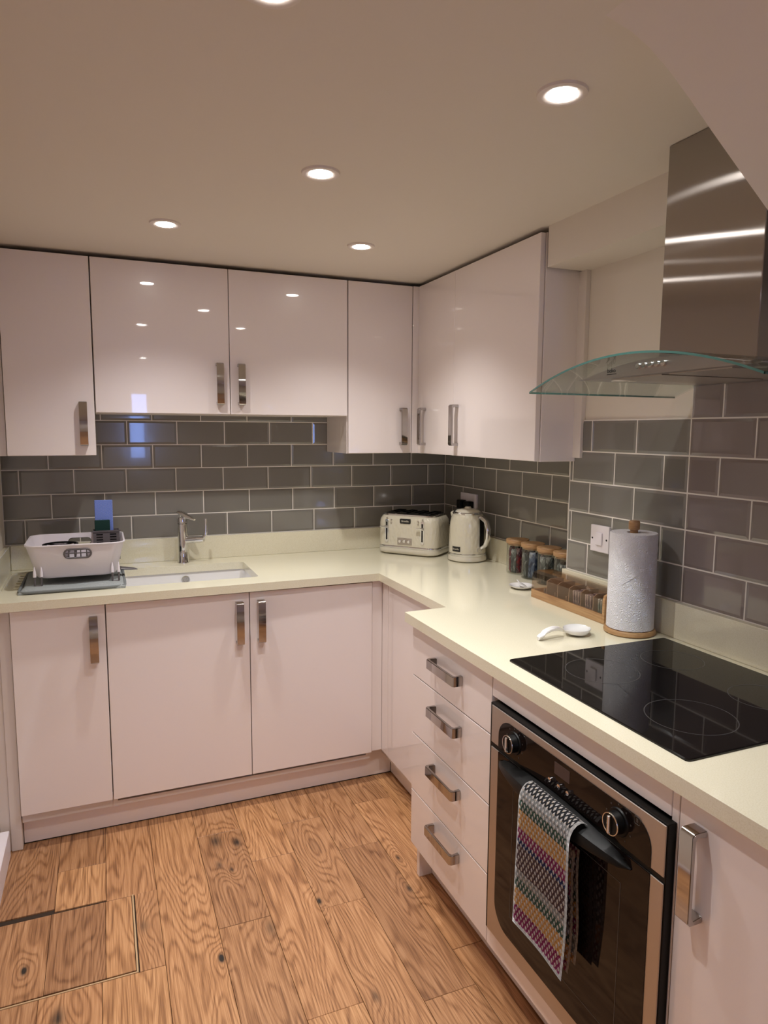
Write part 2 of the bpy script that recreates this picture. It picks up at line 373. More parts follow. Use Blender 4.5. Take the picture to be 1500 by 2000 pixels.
# ------------------------------------------------------------------ wall tiles, one object each
GR = .0040; TD = .008
TMESH = {}
def tile_mesh(wd, ht):
    k = (round(wd, 4), round(ht, 4))
    if k in TMESH: return TMESH[k]
    b = bmesh.new(); e = min(.008, wd * .3); d = .0016
    def ring(i, z): return [b.verts.new((x, y, z)) for x, y in ((i, i), (wd - i, i), (wd - i, ht - i), (i, ht - i))]
    r = [ring(0, 0), ring(0, TD - d), ring(e, TD)]
    for a, c in zip(r, r[1:]):
        for j in range(4): b.faces.new((a[j], a[(j + 1) % 4], c[(j + 1) % 4], c[j]))
    b.faces.new(r[-1]); me = bpy.data.meshes.new('tile'); b.to_mesh(me); b.free(); TMESH[k] = me
    return me
def tile(parent, u0, u1, z0, z1, place, m='tile'):
    """place(u, z) -> matrix that lays the tile (local x along wall, y up, z out of wall)"""
    wd, ht = u1 - u0 - GR, z1 - z0 - GR
    if wd < .004: return
    me = tile_mesh(wd, ht)
    key = (round(wd, 4), round(ht, 4), m)
    if key not in TMESH:
        me2 = me.copy(); me2.materials.append(M[m]); TMESH[key] = me2
    o = bpy.data.objects.new('tile', TMESH[key]); COL.objects.link(o); o.parent = parent
    o.matrix_local = place(u0 + GR / 2, z0 + GR / 2)
def onto_back(u, z): return Matrix.Translation((u, .008, z)) @ Matrix.Rotation(math.radians(90), 4, 'X')
def onto_right(xw):
    # local x -> -y direction (towards the camera), local y -> z, local z -> -x
    return lambda u, z: Matrix(((0, 0, -1, xw + .008), (-1, 0, 0, -u), (0, 1, 0, z), (0, 0, 0, 1)))
def row(parent, ua, ub, joints, z0, z1, place, m='tile'):
    js = sorted([j for j in joints if ua + .003 < j < ub - .003]); e = [ua] + js + [ub]
    for a, c in zip(e, e[1:]): tile(parent, a, c, z0, z1, place, m)
xj = -.0854; offs = {0: .0007, 1: 0, 2: -.0137, 3: -.0049, 4: -.004, 5: -.004, 6: -.004}
for k in range(6):
    z0 = HU + k * PV; z1 = z0 + PV if k < 5 else z0 + PV * .52 + .02
    js = [xj + offs[k] - (j + (.5 if k % 2 else 0)) * PH for j in range(11)]
    row(wall_back, XL, 0, js, z0, z1, onto_back)
for k in range(4):
    z0 = HU + k * PV; z1 = z0 + PV
    js = [.0838 + (.0041 if k % 2 else 0) + (j + (.5 if k % 2 else 0)) * PH for j in range(8)]
    row(wall_right, 0, -YB - .002, js, z0, z1, onto_right(0))
YJ = 1.7157
for k in range(7):
    z0 = HU + k * PV
    if k < 5:
        js = [YJ - (.2047 if k % 2 == 0 else .0901) - j * PH for j in range(4)]
        row(breast, -YB, YJ, js, z0, z0 + PV, onto_right(XB))
    js = [YJ + PH * (.5 if k % 2 else 0) + j * PH for j in range(9)]
    row(breast, YJ, 3.0, js, z0, z0 + PV, onto_right(XB), 'tile_mauve')
G().box(XL, 0, .0016, .0072, HU - .004, HU + 5.8 * PV).build('grout', 'grout', wall_back)
G().box(.0016, .0072, YB, 0, HU - .004, HU + 4 * PV).build('grout', 'grout', wall_right)
g = G(); g.box(XB + .0016, XB + .0072, -YJ, YB - .0005, HU - .004, HU + 5 * PV + .002); g.box(XB + .0016, XB + .0072, -3.0, -YJ, HU - .004, HU + 7 * PV + .002)
g.build('grout', 'grout', breast)
# a thin pale edge bead on the outer corner of the chimney wall
G().box(XB, XB + .004, YB - .0005, YB + .001, HU, 1.392).build('corner_bead', 'grout', breast)

# ------------------------------------------------------------------ oak floor, plank by plank
floor = struct(G().box(XL - .1, .12, YR - .1, .12, -.06, -.0045), 'floor', 'gapdark')
def plank(x0, x1, y0, y1, dz=0.):
    if x1 - x0 < .01: return
    g = G(); gp = .0006; d = random.uniform(-.0006, .0004) + dz
    g.box(x0 + gp, x1 - gp, y0 + gp, y1 - gp, -.006, d, .0008); g.build('plank', 'oak', floor)
cols = {(-1.208, -1.056): [-.45, -.932, -1.624, -2.5, -3.4, -4.69],
        (-1.056, -.908): [-.45, -.749, -1.248, -2.2, -3.2, -4.2, -4.69],
        (-.908, -.755): [-.45, -.983, -1.682, -2.9, -3.9, -4.69],
        (-.755, -.60): [-.45, -.716, -1.55, -2.6, -3.7, -4.69],
        (-.60, -.45): [-.45, -1.1, -2.0, -3.0, -4.0, -4.69],
        (-1.364, -1.208): [-.45, -.719, -1.217, -2.05, -3.1, -4.2, -4.69],
        (-1.522, -1.364): [-.45, -1.75, -2.7, -3.6, -4.69],
        (-1.673, -1.522): [-.45, -.963], (-1.822, -1.673): [-.45, -.749, -.954], (XL, -1.822): [-.45, -.94]}
for (x0, x1), ys in cols.items():
    for a, c in zip(ys, ys[1:]): plank(x0, x1, c, a)
HX, HY0, HY1 = -1.597, -.958, -1.296   # lift-out hatch made of the same boards
plank(-1.590, -1.522, HY1 - .006, HY0 - .002)
for x0, x1 in ((XL, -1.829), (-1.829, -1.676), (-1.676, HX - .002)): plank(x0, x1, HY1 + .004, HY0 - .006, .0004)
for x0, x1, ys in ((XL, -1.84, [-2.2, -3.3, -4.69]), (-1.84, -1.686, [-2.0, -2.9, -3.9, -4.69]), (-1.686, -1.522, [-1.8, -3.0, -4.69])):
    y = HY1 - .006
    for e in ys: plank(x0, x1, e, y); y = e
G().box(HX - .001, HX + .004, HY1 - .004, HY0 - .002, -.005, .0016, .0006).build('hatch_trim', 'brass', floor)
G().box(XL, HX + .004, HY1 - .006, HY1 - .002, -.005, .0016, .0006).build('hatch_trim', 'brass', floor)

# ------------------------------------------------------------------ downlights, and an added rear fill light
def downlight(x, y, label, power):
    t = empty('ceiling_downlight', label, 'light', (x, y, CEIL), 'recessed ceiling downlights')
    G().lathe([(.0295, -.001), (.030, -.004), (.042, -.0065), (.048, -.005), (.0495, 0.)], (x, y, CEIL), 40).build('trim_ring', 'satin', t, 40)
    G().lathe([(.0, -.0075), (.020, -.007), (.027, -.0055), (.0293, -.002)], (x, y, CEIL), 32).build('lens', 'lens', t, 60)
    ld = bpy.data.lights.new('downlight_beam', 'SPOT'); ld.energy = power; ld.color = LAMP_COL; ld.spot_size = SPOT_ANGLE; ld.spot_blend = SPOT_BLEND; ld.shadow_soft_size = .022
    lo = bpy.data.objects.new('downlight_beam', ld); COL.objects.link(lo); lo.parent = t; lo.location = (0, 0, -.012)
    return t
dl = ['lit recessed downlight over the sink, farthest left of the ceiling lights', 'lit recessed downlight in the middle of the ceiling', 'large lit recessed downlight near the cooker hood chimney', 'lit recessed downlight closest to the upper corner cabinets', 'recessed downlight cut off by the top edge of the photo']
for (x, y), s in zip(LAMPS, dl): downlight(x, y, s, LAMP_POWER)
for (x, y), s in zip(REAR_FILL_LAMPS, ['added unseen fill light at the rear end of the ceiling']): downlight(x, y, s, REAR_FILL_POWER)

# ------------------------------------------------------------------ cabinet helpers
def d_handle(parent, face, a, b, c, vertical=True, length=.165, wd=.028, out=.032):
    """bow handle. face 'y-' (door looks to -y) or 'x-'; a = plane, b = centre along wall, c = centre height"""
    th = .0085; L = length / 2; g = G()
    n = 5
    def bar(p):
        # profile of the bow in (t along handle, d out of the door)
        outer = [(-L, 0), (-L, out - .006), (-L + .006, out), (L - .006, out), (L, out - .006), (L, 0)]
        inner = [(L - th - .004, 0), (L - th, out - th - .004), (L - th - .006, out - th), (-L + th + .006, out - th), (-L + th, out - th - .004), (-L + th + .004, 0)]
        return outer + inner
    pr = bar(0); rings = []
    for s in (-wd / 2, wd / 2):
        ring = []
        for t, d in pr:
            if face == 'y-': ring.append((b + s, a - d, c + t) if vertical else (b + t, a - d, c + s))
            else: ring.append((a - d, b + s, c + t) if vertical else (a - d, b + t, c + s))
        rings.append(ring)
    g.loft(rings)
    bmv = g.bm; bmv.verts.ensure_lookup_table(); m = len(pr)
    for o_ in (0, m):
        v = [bmv.verts[o_ + i] for i in range(m)]
        for q_ in ((0, 1, 10, 11), (1, 2, 9, 10), (2, 3, 8, 9), (3, 4, 7, 8), (4, 5, 6, 7)): bmv.faces.new([v[i] for i in q_])
    bmesh.ops.recalc_face_normals(bmv, faces=bmv.faces)
    es = [e for e in bmv.edges if len(e.link_faces) == 2 and e.calc_face_angle(0) > .9]
    bmesh.ops.bevel(bmv, geom=es, offset=.0012, segments=2, affect='EDGES')
    return g.build('handle', 'nickel', parent, 50)
GP = .0014
def door_y(parent, x0, x1, z0, z1, yf, hx=None, hz=None, th=.019, name='door', hv=True):
    d = G().box(x0 + GP, x1 - GP, yf, yf + th, z0 + GP, z1 - GP, .0012).build(name, 'gloss', parent)
    if hx is not None: d_handle(d, 'y-', yf, hx, hz, hv)
    return d
def door_x(parent, y0, y1, z0, z1, xf, hy=None, hz=None, th=.019, name='door', hv=True, gp=GP):
    d = G().box(xf, xf + th, y0 + gp, y1 - gp, z0 + GP, z1 - GP, .0012).build(name, 'gloss', parent)
    if hy is not None: d_handle(d, 'x-', xf, hy, hz, hv)
    return d

# ------------------------------------------------------------------ wall cabinets
UF = -.302; UB = UF + .020; ZB = 1.379; ZS = 1.541; ZT = 2.115
c = empty('wall_cabinet', 'tall gloss white wall cabinet at the left end above the dish rack', 'cabinet', (-1.80, -.15, ZB))
G().box(-1.950, -1.651, UB, -.001, ZB, ZT).build('carcass', 'carcass', c)
G().box(XL + .001, -1.955, UB + .002, UB + .02, ZB, ZT).build('filler_strip', 'satin', c)
door_y(c, -1.952, -1.649, ZB, ZT, UF, -1.69, 1.499)
c = empty('wall_cabinet', 'short gloss white wall cabinet with two doors above the sink', 'cabinet', (-1.14, -.15, ZS))
G().box(-1.648, -.637, UB, -.001, ZS, ZT).build('carcass', 'carcass', c)
door_y(c, -1.647, -1.140, ZS, ZT, UF, -1.182, 1.662)
door_y(c, -1.140, -.636, ZS, ZT, UF, -1.096, 1.662)
c = empty('wall_cabinet', 'narrow tall gloss white wall cabinet right of the two short doors, above the toaster', 'cabinet', (-.48, -.15, ZB))
G().box(-.635, -.335, UB, -.001, ZB, ZT).build('carcass', 'gloss', c)
door_y(c, -.634, -.331, ZB, ZT, UF, -.378, 1.499)
c = empty('wall_cabinet', 'corner gloss white wall cabinet above the kettle, with a filler post beside it', 'cabinet', (-.15, -.32, ZB))
G().box(-.281, -.001, -.643, -.001, ZB, ZT).build('carcass', 'carcass', c)
G().box(-.329, -.282, -.302, -.286, ZB, ZT, .001).build('filler_post', 'gloss', c)
G().box(-.301, -.283, -.345, -.303, ZB, ZT, .001).build('filler_post', 'gloss', c)
door_x(c, -.643, -.345, ZB, ZT, UF, -.378, 1.499, gp=.0006)
c = empty('wall_cabinet', 'wide gloss white wall cabinet on the right wall, beside the cooker hood', 'cabinet', (-.15, -.93, ZB))
G().box(-.281, -.001, -1.198, -.644, ZB, ZT).build('carcass', 'carcass', c)
door_x(c, -1.222, -.643, ZB, ZT, UF, -.676, 1.503, gp=.0006)
G().box(-.281, XB - .0005, -1.224, -1.2, ZB, ZT, .0012).build('end_panel', 'gloss', c)

# ------------------------------------------------------------------ base cabinets
DY = -.585; DX = -.73; DC = -.582; Z0 = .133; ZD = .866
c = empty('base_cabinet', 'narrow gloss white base cabinet at the left end below the dish rack', 'cabinet', (-1.79, -.3, 0))
G().box(-1.94, -1.645, DY + .02, -.02, .10, .868).build('carcass', 'carcass', c)
door_y(c, -1.942, -1.642, Z0, ZD, DY, -1.682, .745)
G().box(-1.979, -1.944, DY + .022, -.02, 0, .870, .001).build('end_panel', 'satin', c)
G().box(XL + .001, -1.9795, DY + .028, DY + .046, 0, .870, .001).build('filler_strip', 'satin', c)
c = empty('base_cabinet', 'wide gloss white base cabinet with two doors below the sink', 'cabinet', (-1.13, -.3, 0))
g = G(); g.box(-1.642, -1.626, DY + .02, -.02, .10, .868); g.box(-.648, -.632, DY + .02, -.02, .10, .868); g.box(-1.626, -.648, DY + .02, -.02, .10, .118); g.build('carcass', 'carcass', c)
door_y(c, -1.641, -1.1325, Z0, ZD, DY, -1.172, .752)
door_y(c, -1.1325, -.628, Z0, ZD, DY, -1.090, .752)
c = empty('base_cabinet', 'corner gloss white base cabinet with a blank door beside the drawers', 'cabinet', (-.3, -.8, 0))
G().box(DC + .02, -.02, -1.197, -.02, .10, .868).build('carcass', 'carcass', c)
G().box(-.627, -.583, DY + .006, DY + .022, Z0 + .004, .868, .001).build('filler_post', 'gloss', c)
G().box(DC, DC + .018, -.64, DY + .022, Z0 + .002, .868, .001).build('filler_post', 'gloss', c)
door_x(c, -1.195, -.642, Z0, ZD, DC)
c = empty('drawer_unit', 'gloss white base unit with four equal drawers left of the oven', 'drawers', (-.5, -1.44, 0))
G().box(DX + .02, XB - .02, -1.686, -1.222, .10, .868).build('carcass', 'carcass', c)
G().box(-.706, -.40, -1.2205, -1.2015, 0, .868, .001).build('side_panel', 'gloss', c)
for z0, z1, hz in ((.700, ZD, .790), (.506, .700, .641), (.312, .506, .455), (.122, .312, .262)):
    d = door_x(c, -1.689, -1.201, z0, z1, DX, name='drawer')
    d_handle(d, 'x-', DX, -1.448, hz, False, .172, .029)
OY0, OY1 = -1.715, -2.303
c = empty('oven_housing', 'gloss white cabinet frame built around the black oven', 'cabinet', (-.5, -2.0, 0))
G().box(DX, DX + .019, -2.289, -1.691, .807, ZD, .001).build('filler_panel', 'gloss', c)
G().box(DX, DX + .019, -2.289, -1.691, .122, .172, .001).build('filler_panel', 'gloss', c)
g = G(); g.box(DX + .02, XB - .02, -1.704, -1.688, .10, .868); g.box(DX + .02, XB - .02, -2.302, -2.288, .10, .868); g.box(DX + .02, XB - .02, -2.288, -1.704, .10, .118); g.build('carcass', 'carcass', c)
G().box(DX - .004, DX + .019, -2.289, -1.691, .174, .1785, .001).build('metal_lip', 'chrome', c)
c = empty('base_cabinet', 'gloss white base cabinet with a long upright handle right of the oven', 'cabinet', (-.5, -2.55, 0))
G().box(DX + .02, XB - .02, -2.80, -2.3035, .10, .868).build('carcass', 'carcass', c)
G().box(DX + .001, DX + .019, -2.3055, -2.2895, .10, .868, .001).build('filler_strip', 'gloss', c)
door_x(c, -2.80, -2.3065, Z0 - .01, ZD, DX, -2.353, .742)
p = empty('plinth', 'low gloss kickboard below the sink cabinets', 'kickboard', (-1.2, -.52, 0), None)
G().box(-1.942, -.52, -.530, -.514, .004, .130, .001).build('board', 'gloss', p)
G().box(-1.9435, -.52, -.529, -.513, .0005, .0045).build('seal', 'sealant', p)
p = empty('plinth', 'low kickboard in shade below the drawers and oven', 'kickboard', (-.65, -2., 0), None)
G().box(-.660, -.645, -2.80, -1.2225, .004, .12, .001).build('board', 'gloss', p)
p = empty('plinth', 'short kickboard below the corner base cabinet', 'kickboard', (-.52, -.9, 0), None)
G().box(-.519, -.504, -1.2, -.5305, .004, .130, .001).build('board', 'gloss', p)

# ------------------------------------------------------------------ worktop, upstands
wt = empty('worktop', 'L-shaped cream quartz worktop running along both walls', 'worktop', (-.6, -.6, WT))
poly = [(XL, .006), (XL, -.612), (-.604, -.598), (-.600, -1.180), (-.752, -1.186), (-.752, -2.86), (XB + .006, -2.86), (XB + .006, YB - .001), (.006, YB - .001), (.006, .006)]
top = G().prism(poly, 'z', WT - .031, WT).build('slab', 'quartz', wt)
SX0, SX1, SY0, SY1 = -1.572, -1.073, -.486, -.149
def cutter(pts, z0, z1):
    o = G().prism(pts, 'z', z0, z1).build('cutter', 'quartz'); return o
cut(top, [cutter(rrect(SX0, SX1, SY0, SY1, .02), WT - .1, WT + .1), cutter(rrect(-1.985, -1.60, -.415, -.065, .015), WT - .006, WT + .1)])
# correct the parent offset the cutters were made without
g = G()
for i in range(6): y = -.12 - i * .048; g.box(-1.95, -1.63, y - .004, y + .004, WT - .0058, WT - .002, .001)
g.build('drainer_ridges', 'quartz', wt)
def upst(x0, x1, y0, y1, z1=HU): return G().box(x0, x1, y0, y1, WT + .0002, z1, .0012).build('upstand', 'quartz', wt)
upst(XL + .021, -.021, -.020, -.0005); upst(XL + .0005, XL + .020, -.60, -.0005)
upst(-.020, -.0005, YB + .001, -.0005)
upst(XB - .018, XB - .0005, -1.7155, YB + .001); upst(XB - .021, XB - .0005, -2.86, -1.7165)

# ------------------------------------------------------------------ sink and tap
s = empty('sink', 'white undermount ceramic sink set into the cream worktop', 'sink', (-1.32, -.317, .70))
def rr3(x0, x1, y0, y1, r, z): return [(x, y, z) for x, y in rrect(x0, x1, y0, y1, r, 6)]
zt = WT - .0315
g = G(); e = .006
g.loft([rr3(SX0 - .03, SX1 + .03, SY0 - .03, SY1 + .03, .03, zt), rr3(SX0 - e, SX1 + e, SY0 - e, SY1 + e, .03, zt), rr3(SX0 - e + .002, SX1 + e - .002, SY0 - e + .002, SY1 + e - .002, .03, zt - .02),
        rr3(SX0 + .012, SX1 - .012, SY0 + .012, SY1 - .012, .05, zt - .14), rr3(SX0 + .03, SX1 - .03, SY0 + .03, SY1 - .03, .06, zt - .165), rr3(SX0 + .2, SX1 - .2, SY0 + .12, SY1 - .12, .04, zt - .172)], cap1=True)
g.loft([rr3(SX0 - .03, SX1 + .03, SY0 - .03, SY1 + .03, .03, zt), rr3(SX0 - .01, SX1 + .01, SY0 - .01, SY1 + .01, .05, zt - .15), rr3(SX0 + .03, SX1 - .03, SY0 + .03, SY1 - .03, .06, zt - .18)], cap1=True)
g.build('bowl', 'ceramic', s, 40, recalc=True)
G().lathe([(0, .002), (.02, .002), (.022, .006), (.030, .006), (.033, .001)], (-1.322, -.317, zt - .172), 28).build('drain', 'chrome', s, 40)
g = G(); ring = [(.010, 0), (.012, .004), (.018, .004), (.020, 0)]
b_ = bmesh.new(); gg = G().lathe([(0, .001), (.008, .001), (.0095, .0045), (.015, .005), (.0185, 0)], (0, 0, 0), 24); me = bpy.data.meshes.new('t'); gg.bm.to_mesh(me); gg.bm.free(); b_.from_mesh(me); bpy.data.meshes.remove(me)
g.add(b_, Matrix.Translation((-1.319, SY1 + .0005, .838)) @ Matrix.Rotation(math.radians(90), 4, 'X')); g.build('overflow_ring', 'chrome', s, 40)

t = empty('mixer_tap', 'chrome single-lever mixer tap behind the sink', 'tap', (-1.319, -.078, WT))
tx, ty = -1.319, -.078
G().lathe([(0, 0), (.026, 0), (.026, .004), (.0235, .008), (.0225, .06), (.0215, .150), (.0205, .166), (.0205, .172)], (tx, ty, WT), 32).build('body', 'chrome', t, 40)
G().lathe([(.0215, .174), (.0215, .192), (.019, .200), (0, .204)], (tx, ty, WT), 32).build('cap', 'chrome', t, 40)
G().tube([(tx - .016, ty + .006, WT + .222), (tx, ty - .004, WT + .216), (tx + .022, ty - .025, WT + .203), (tx + .045, ty - .05, WT + .192)], [.013, .019, .017, .007], 16, True, (1, .55)).build('lever', 'chrome', t, 60)
G().tube([(tx + .012, ty - .006, WT + .100), (tx + .04, ty - .025, WT + .103), (tx + .068, ty - .045, WT + .106), (tx + .082, ty - .054, WT + .108)], [.0155, .015, .0145, .0125], 20).build('spout', 'chrome', t, 60)
G().tube([(tx + .078, ty - .05, WT + .112), (tx + .089, ty - .052, WT + .122), (tx + .092, ty - .05, WT + .140), (tx + .0935, ty - .048, WT + .195)], [.0085, .0075, .0065, .006], 14).build('spout_arm', 'chrome', t, 60)

# ------------------------------------------------------------------ dish rack, mat, cloth, scourer
m_ = empty('drying_mat', 'grey microfibre drying mat lying under the dish rack', 'mat', (-1.745, -.31, WT))
b = bmesh.new(); nx, ny = 26, 20; V = {}
for i in range(nx + 1):
    for j in range(ny + 1):
        u, v = i / nx, j / ny; x = -1.922 + .352 * u; y = -.505 + .385 * v
        ed = min(u, 1 - u, v * 1.1, (1 - v) * 1.1); r = math.sqrt(max(0, 1 - min(ed / .045, 1) ** 2 + 0)) if ed < .045 else 0
        zz = .011 * (1 - .75 * (1 - min(ed / .04, 1)) ** 2) + .0022 * math.sin(u * 9 + v * 3) * (1 if v < .25 else .25) + .001
        if v < .16: zz += .004 * max(0, math.sin(u * 7 + .6)) * (1 - v / .16)
        V[i, j] = b.verts.new((x + .006 * math.sin(v * 5), y + .006 * math.sin(u * 4), WT + max(.003, zz)))
for i in range(nx):
    for j in range(ny): b.faces.new((V[i, j], V[i + 1, j], V[i + 1, j + 1], V[i, j + 1]))
ge = bmesh.ops.extrude_face_region(b, geom=list(b.faces)); 
for v in [e for e in ge['geom'] if isinstance(e, bmesh.types.BMVert)]: pass
bmesh.ops.recalc_face_normals(b, faces=b.faces)
for v in V.values(): v.co.z = WT + .0006
g = G(); g.add(b); g.build('pad', 'matcloth', m_, 60)
g = G(); pts = [(x, y, WT + .007) for x, y in rrect(-1.921, -1.571, -.504, -.121, .03, 5)]; g.tube(pts + pts[:1], .0052, 8, False); g.build('hem', 'mathem', m_, 60)

r = empty('dish_rack', 'white plastic dish rack with grey feet beside the sink', 'dish rack', (-1.735, -.29, WT + .012))
zb, zr = .937, 1.062
def rk(i, z, zback=0., rad=.045):
    k = (z - zb) / (zr - zb)
    x0, x1 = -1.868 - .032 * k + i, -1.597 + .030 * k - i; y0, y1 = -.400 - .022 * k + i, -.150 + .022 * k - i
    pts = rrect(x0, x1, y0, y1, max(rad - i, .01), 6)
    return [(x, y, z + (zback * ((y - y0) / (y1 - y0)) if k > .5 else 0)) for x, y in pts]
def rk2(i, z): return rk(i, z)
g = G()
g.loft([rk(.02, zb), rk(.004, zb + .004), rk(0, zb + .012), rk(0, zr - .006), rk(-.003, zr - .004), rk(-.004, zr), rk(-.002, zr + .003), rk(.003, zr + .002), rk(.004, zr - .006), rk(.004, zb + .014), rk(.024, zb + .006)], cap0=True, cap1=True)
tub = g.build('tub', 'white_plastic', r, 45)
def stad(cx, cz, hw, hh, n=8):
    return [(cx + (hw - hh) + hh * math.cos(a), cz + hh * math.sin(a)) for a in [math.pi * (i / n - .5) for i in range(n + 1)]] + [(cx - (hw - hh) + hh * math.cos(a), cz + hh * math.sin(a)) for a in [math.pi * (i / n + .5) for i in range(n + 1)]]
def cutp(poly, lo, hi):
    o = G().prism(poly, 'y', lo, hi).build('cutter', 'white_plastic'); o.location = (0, 0, 0); return o
cut(tub, [cutp(stad(-1.727, 1.029, .043, .015), -.46, -.36), cutp(stad(-1.727, 1.032, .043, .015), -.19, -.08)])
def oval_ring(cy0, cx, cz, hw, hh, tilt):
    g = G(); pts = [(x, cy0 - tilt * (z - cz), z) for x, z in stad(cx, cz, hw, hh)]; g.tube(pts + pts[:1], .0035, 8, False); return g
oval_ring(-.4165, -1.727, 1.029, .045, .0165, .19).build('handle_ring', 'grey_plastic', r, 60)
oval_ring(-.1335, -1.727, 1.032, .045, .0165, -.19).build('handle_ring', 'grey_plastic', r, 60)
g = G(); g.tube([(-1.768, -.406, 1.029), (-1.686, -.406, 1.029)], .0022, 8)
for x in (-1.757, -1.737, -1.717, -1.697): g.tube([(x, -.403, 1.013), (x, -.407, 1.045)], .002, 8)
g.build('plate_wires', 'grey_plastic', r, 60)
for x, y in ((-1.862, -.402), (-1.602, -.402), (-1.862, -.150), (-1.602, -.150)):
    sg = -1 if y < -.3 else 1; g = G(); pts = []
    x0, x1 = (x - .010, x + .012)
    g.tube([(x0, y + sg * .004, zb + .022), (x0, y + sg * .006, .918), (x0 + .003, y + sg * .006, .9155), (x1 - .003, y + sg * .006, .9155), (x1, y + sg * .006, .918), (x1, y + sg * .004, zb + .022)], .0036, 10)
    lg = g.build('foot', 'grey_plastic', r, 60)
    g = G()
    for xx in (x0, x1): g.tube([(xx, y + sg * .004, zb + .012), (xx, y + sg * .004, zb + .030), (xx, y + sg * .003, zb + .050)], [.006, .005, .001], 10)
    g.build('socket', 'white_plastic', lg, 60)
g = G(); cx0, cx1, cy0, cy1 = -1.676, -1.578, -.205, -.137
g.box(cx0, cx1, cy0, cy0 + .003, .965, 1.078); g.box(cx0, cx1, cy1 - .003, cy1, .965, 1.078); g.box(cx0, cx0 + .003, cy0 + .003, cy1 - .003, .965, 1.078); g.box(cx1 - .003, cx1, cy0 + .003, cy1 - .003, .965, 1.078); g.box(cx0, cx1, cy0, cy1, .962, .9648)
g.box(cx0 - .004, cx1 + .004, cy0 - .003, cy0, 1.074, 1.080)
cad = g.build('cutlery_holder', 'grey_plastic', r)
for xx in (-1.652, -1.602):
    for i in range(5): G().box(xx - .012, xx + .012, cy0 - .0012, cy0 - .0001, 1.020 + i * .0105, 1.0245 + i * .0105).build('slot', 'black', cad)
G().tube([(-1.60, -.30, .945), (-1.56, -.30, .940), (-1.535, -.305, .938), (-1.520, -.31, .936)], [.020, .020, .015, .004], 14, True, (1, .3)).build('drain_spout', 'grey_plastic', r, 60)
o = empty('sponge_cloth', 'blue woven sponge cloth standing in the dish rack', 'cloth', (-1.63, -.16, 1.0))
G().box(-1.667, -1.600, -.172, -.166, .968, 1.198, .002).build('cloth', 'blue', o)
o = empty('scourer', 'dark green scourer standing in front of the blue cloth', 'scourer', (-1.64, -.19, 1.0))
G().box(-1.669, -1.612, -.190, -.180, .968, 1.120, .002).build('pad', 'scourer', o)
o = empty('steel_bowl', 'round dark-rimmed steel bowl lying in the dish rack', 'bowl', (-1.79, -.28, .965))
G().lathe([(0, .002), (.045, .002), (.055, .03), (.060, .078), (.0575, .078), (.052, .03), (.043, .006), (0, .006)], (-1.79, -.285, .964), 32).build('bowl', 'chrome', o, 40)
G().lathe([(.0575, .078), (.0575, .084), (.0625, .084), (.0625, .078)], (-1.79, -.285, .964), 32).build('rim', 'black', o, 40)

for o_ in COL.objects:
    if o_.parent is None and o_.name.split('.')[0] in ('dish_rack', 'sponge_cloth', 'scourer', 'steel_bowl'): o_.location.y -= .026

# ------------------------------------------------------------------ toaster
def rot(cx, cy, ang): return Matrix.Translation((cx, cy, 0)) @ Matrix.Rotation(ang, 4, 'Z')
TW, TDp, TZ = .305, .205, WT; TA = math.radians(-50.); TC = (-.262, -.198)
t = empty('toaster', 'cream four-slot toaster with chrome trim in the worktop corner', 'toaster', (TC[0], TC[1], WT)); t.rotation_euler = (0, 0, TA)
WL[t] = Vector((0, 0, 0)); hw, hd = TW / 2, TDp / 2
def ro(i, z, rad=.05): return [(x, y, z) for x, y in rrect(-hw + i, hw - i, -hd + i, hd - i, max(rad - i * .6, .01), 8)]
G().loft([ro(.008, .004), ro(0, .010), ro(-.002, .022), ro(.0, .030)], cap0=True, cap1=True).build('base', 'cream_plain', t, 45)
G().loft([ro(.001, .030), ro(-.001, .033), ro(-.001, .040), ro(.001, .043)], cap0=True, cap1=True).build('chrome_band', 'chrome', t, 45)
G().loft([ro(.0, .043), ro(.0, .145), ro(.003, .165), ro(.012, .180), ro(.022, .186)], cap0=True, cap1=True).build('shell', 'cream', t, 45)
G().loft([ro(.016, .184), ro(.017, .1895), ro(.026, .1915), ro(.028, .189)], cap0=True, cap1=True).build('top_trim', 'chrome', t, 45)
G().box(-hw + .035, hw - .035, -hd + .032, hd - .032, .188, .1925, .002).build('top_plate', 'black', t)
for x in (-.093, -.031, .031, .093):
    g = G()
    for dx in (-.017, .0145): g.box(x + dx, x + dx + .0025, -hd + .040, hd - .040, .190, .1975)
    for dy in (-hd + .040, hd - .0425): g.box(x - .0145, x + .0145, dy, dy + .0025, .190, .1975)
    g.build('bread_slot', 'blackglass', t)
for x in (-.095, .088):
    g = G(); f = -hd - .0006
    pr = stad(x, .112, .0085, .0085); poly = [(px, pz + (.046 if pz > .112 else -.046)) for px, pz in pr]
    g.prism(poly, 'y', -hd - .004, -hd + .004); ch = g.build('lever_track', 'chrome', t)
    g = G(); g.box(x - .0035, x + .0035, -hd - .0048, -hd - .0039, .070, .154); g.build('slot', 'black', ch)
    g = G(); z = .133
    g.box(x - .008, x + .008, -hd - .012, -hd - .004, z - .008, z + .004, .0015); g.box(x - .030, x + .006, -hd - .020, -hd - .010, z - .004, z + .002, .0015); g.build('lever', 'chrome', t)
g = G(); g.box(-.040, .034, -hd - .0022, -hd + .003, .050, .082, .001); pn = g.build('control_panel', 'oven_steel', t)
g = G()
for x in (-.026, -.003, .02): b2 = bmesh.new(); g = G(); g.cyl((x, -hd - .002, .066), (x, -hd - .0075, .066), .0075, .0065, 18); g.build('button', 'chrome', pn, 40)
for x, z in ((-.095, .172), (.088, .172), (-.073, .150), (-.073, .164), (.066, .150), (.066, .164)):
    G().cyl((x, -hd + .001, z), (x, -hd - .003, z), .0033, n=12).build('indicator', 'oven_steel', t, 40)
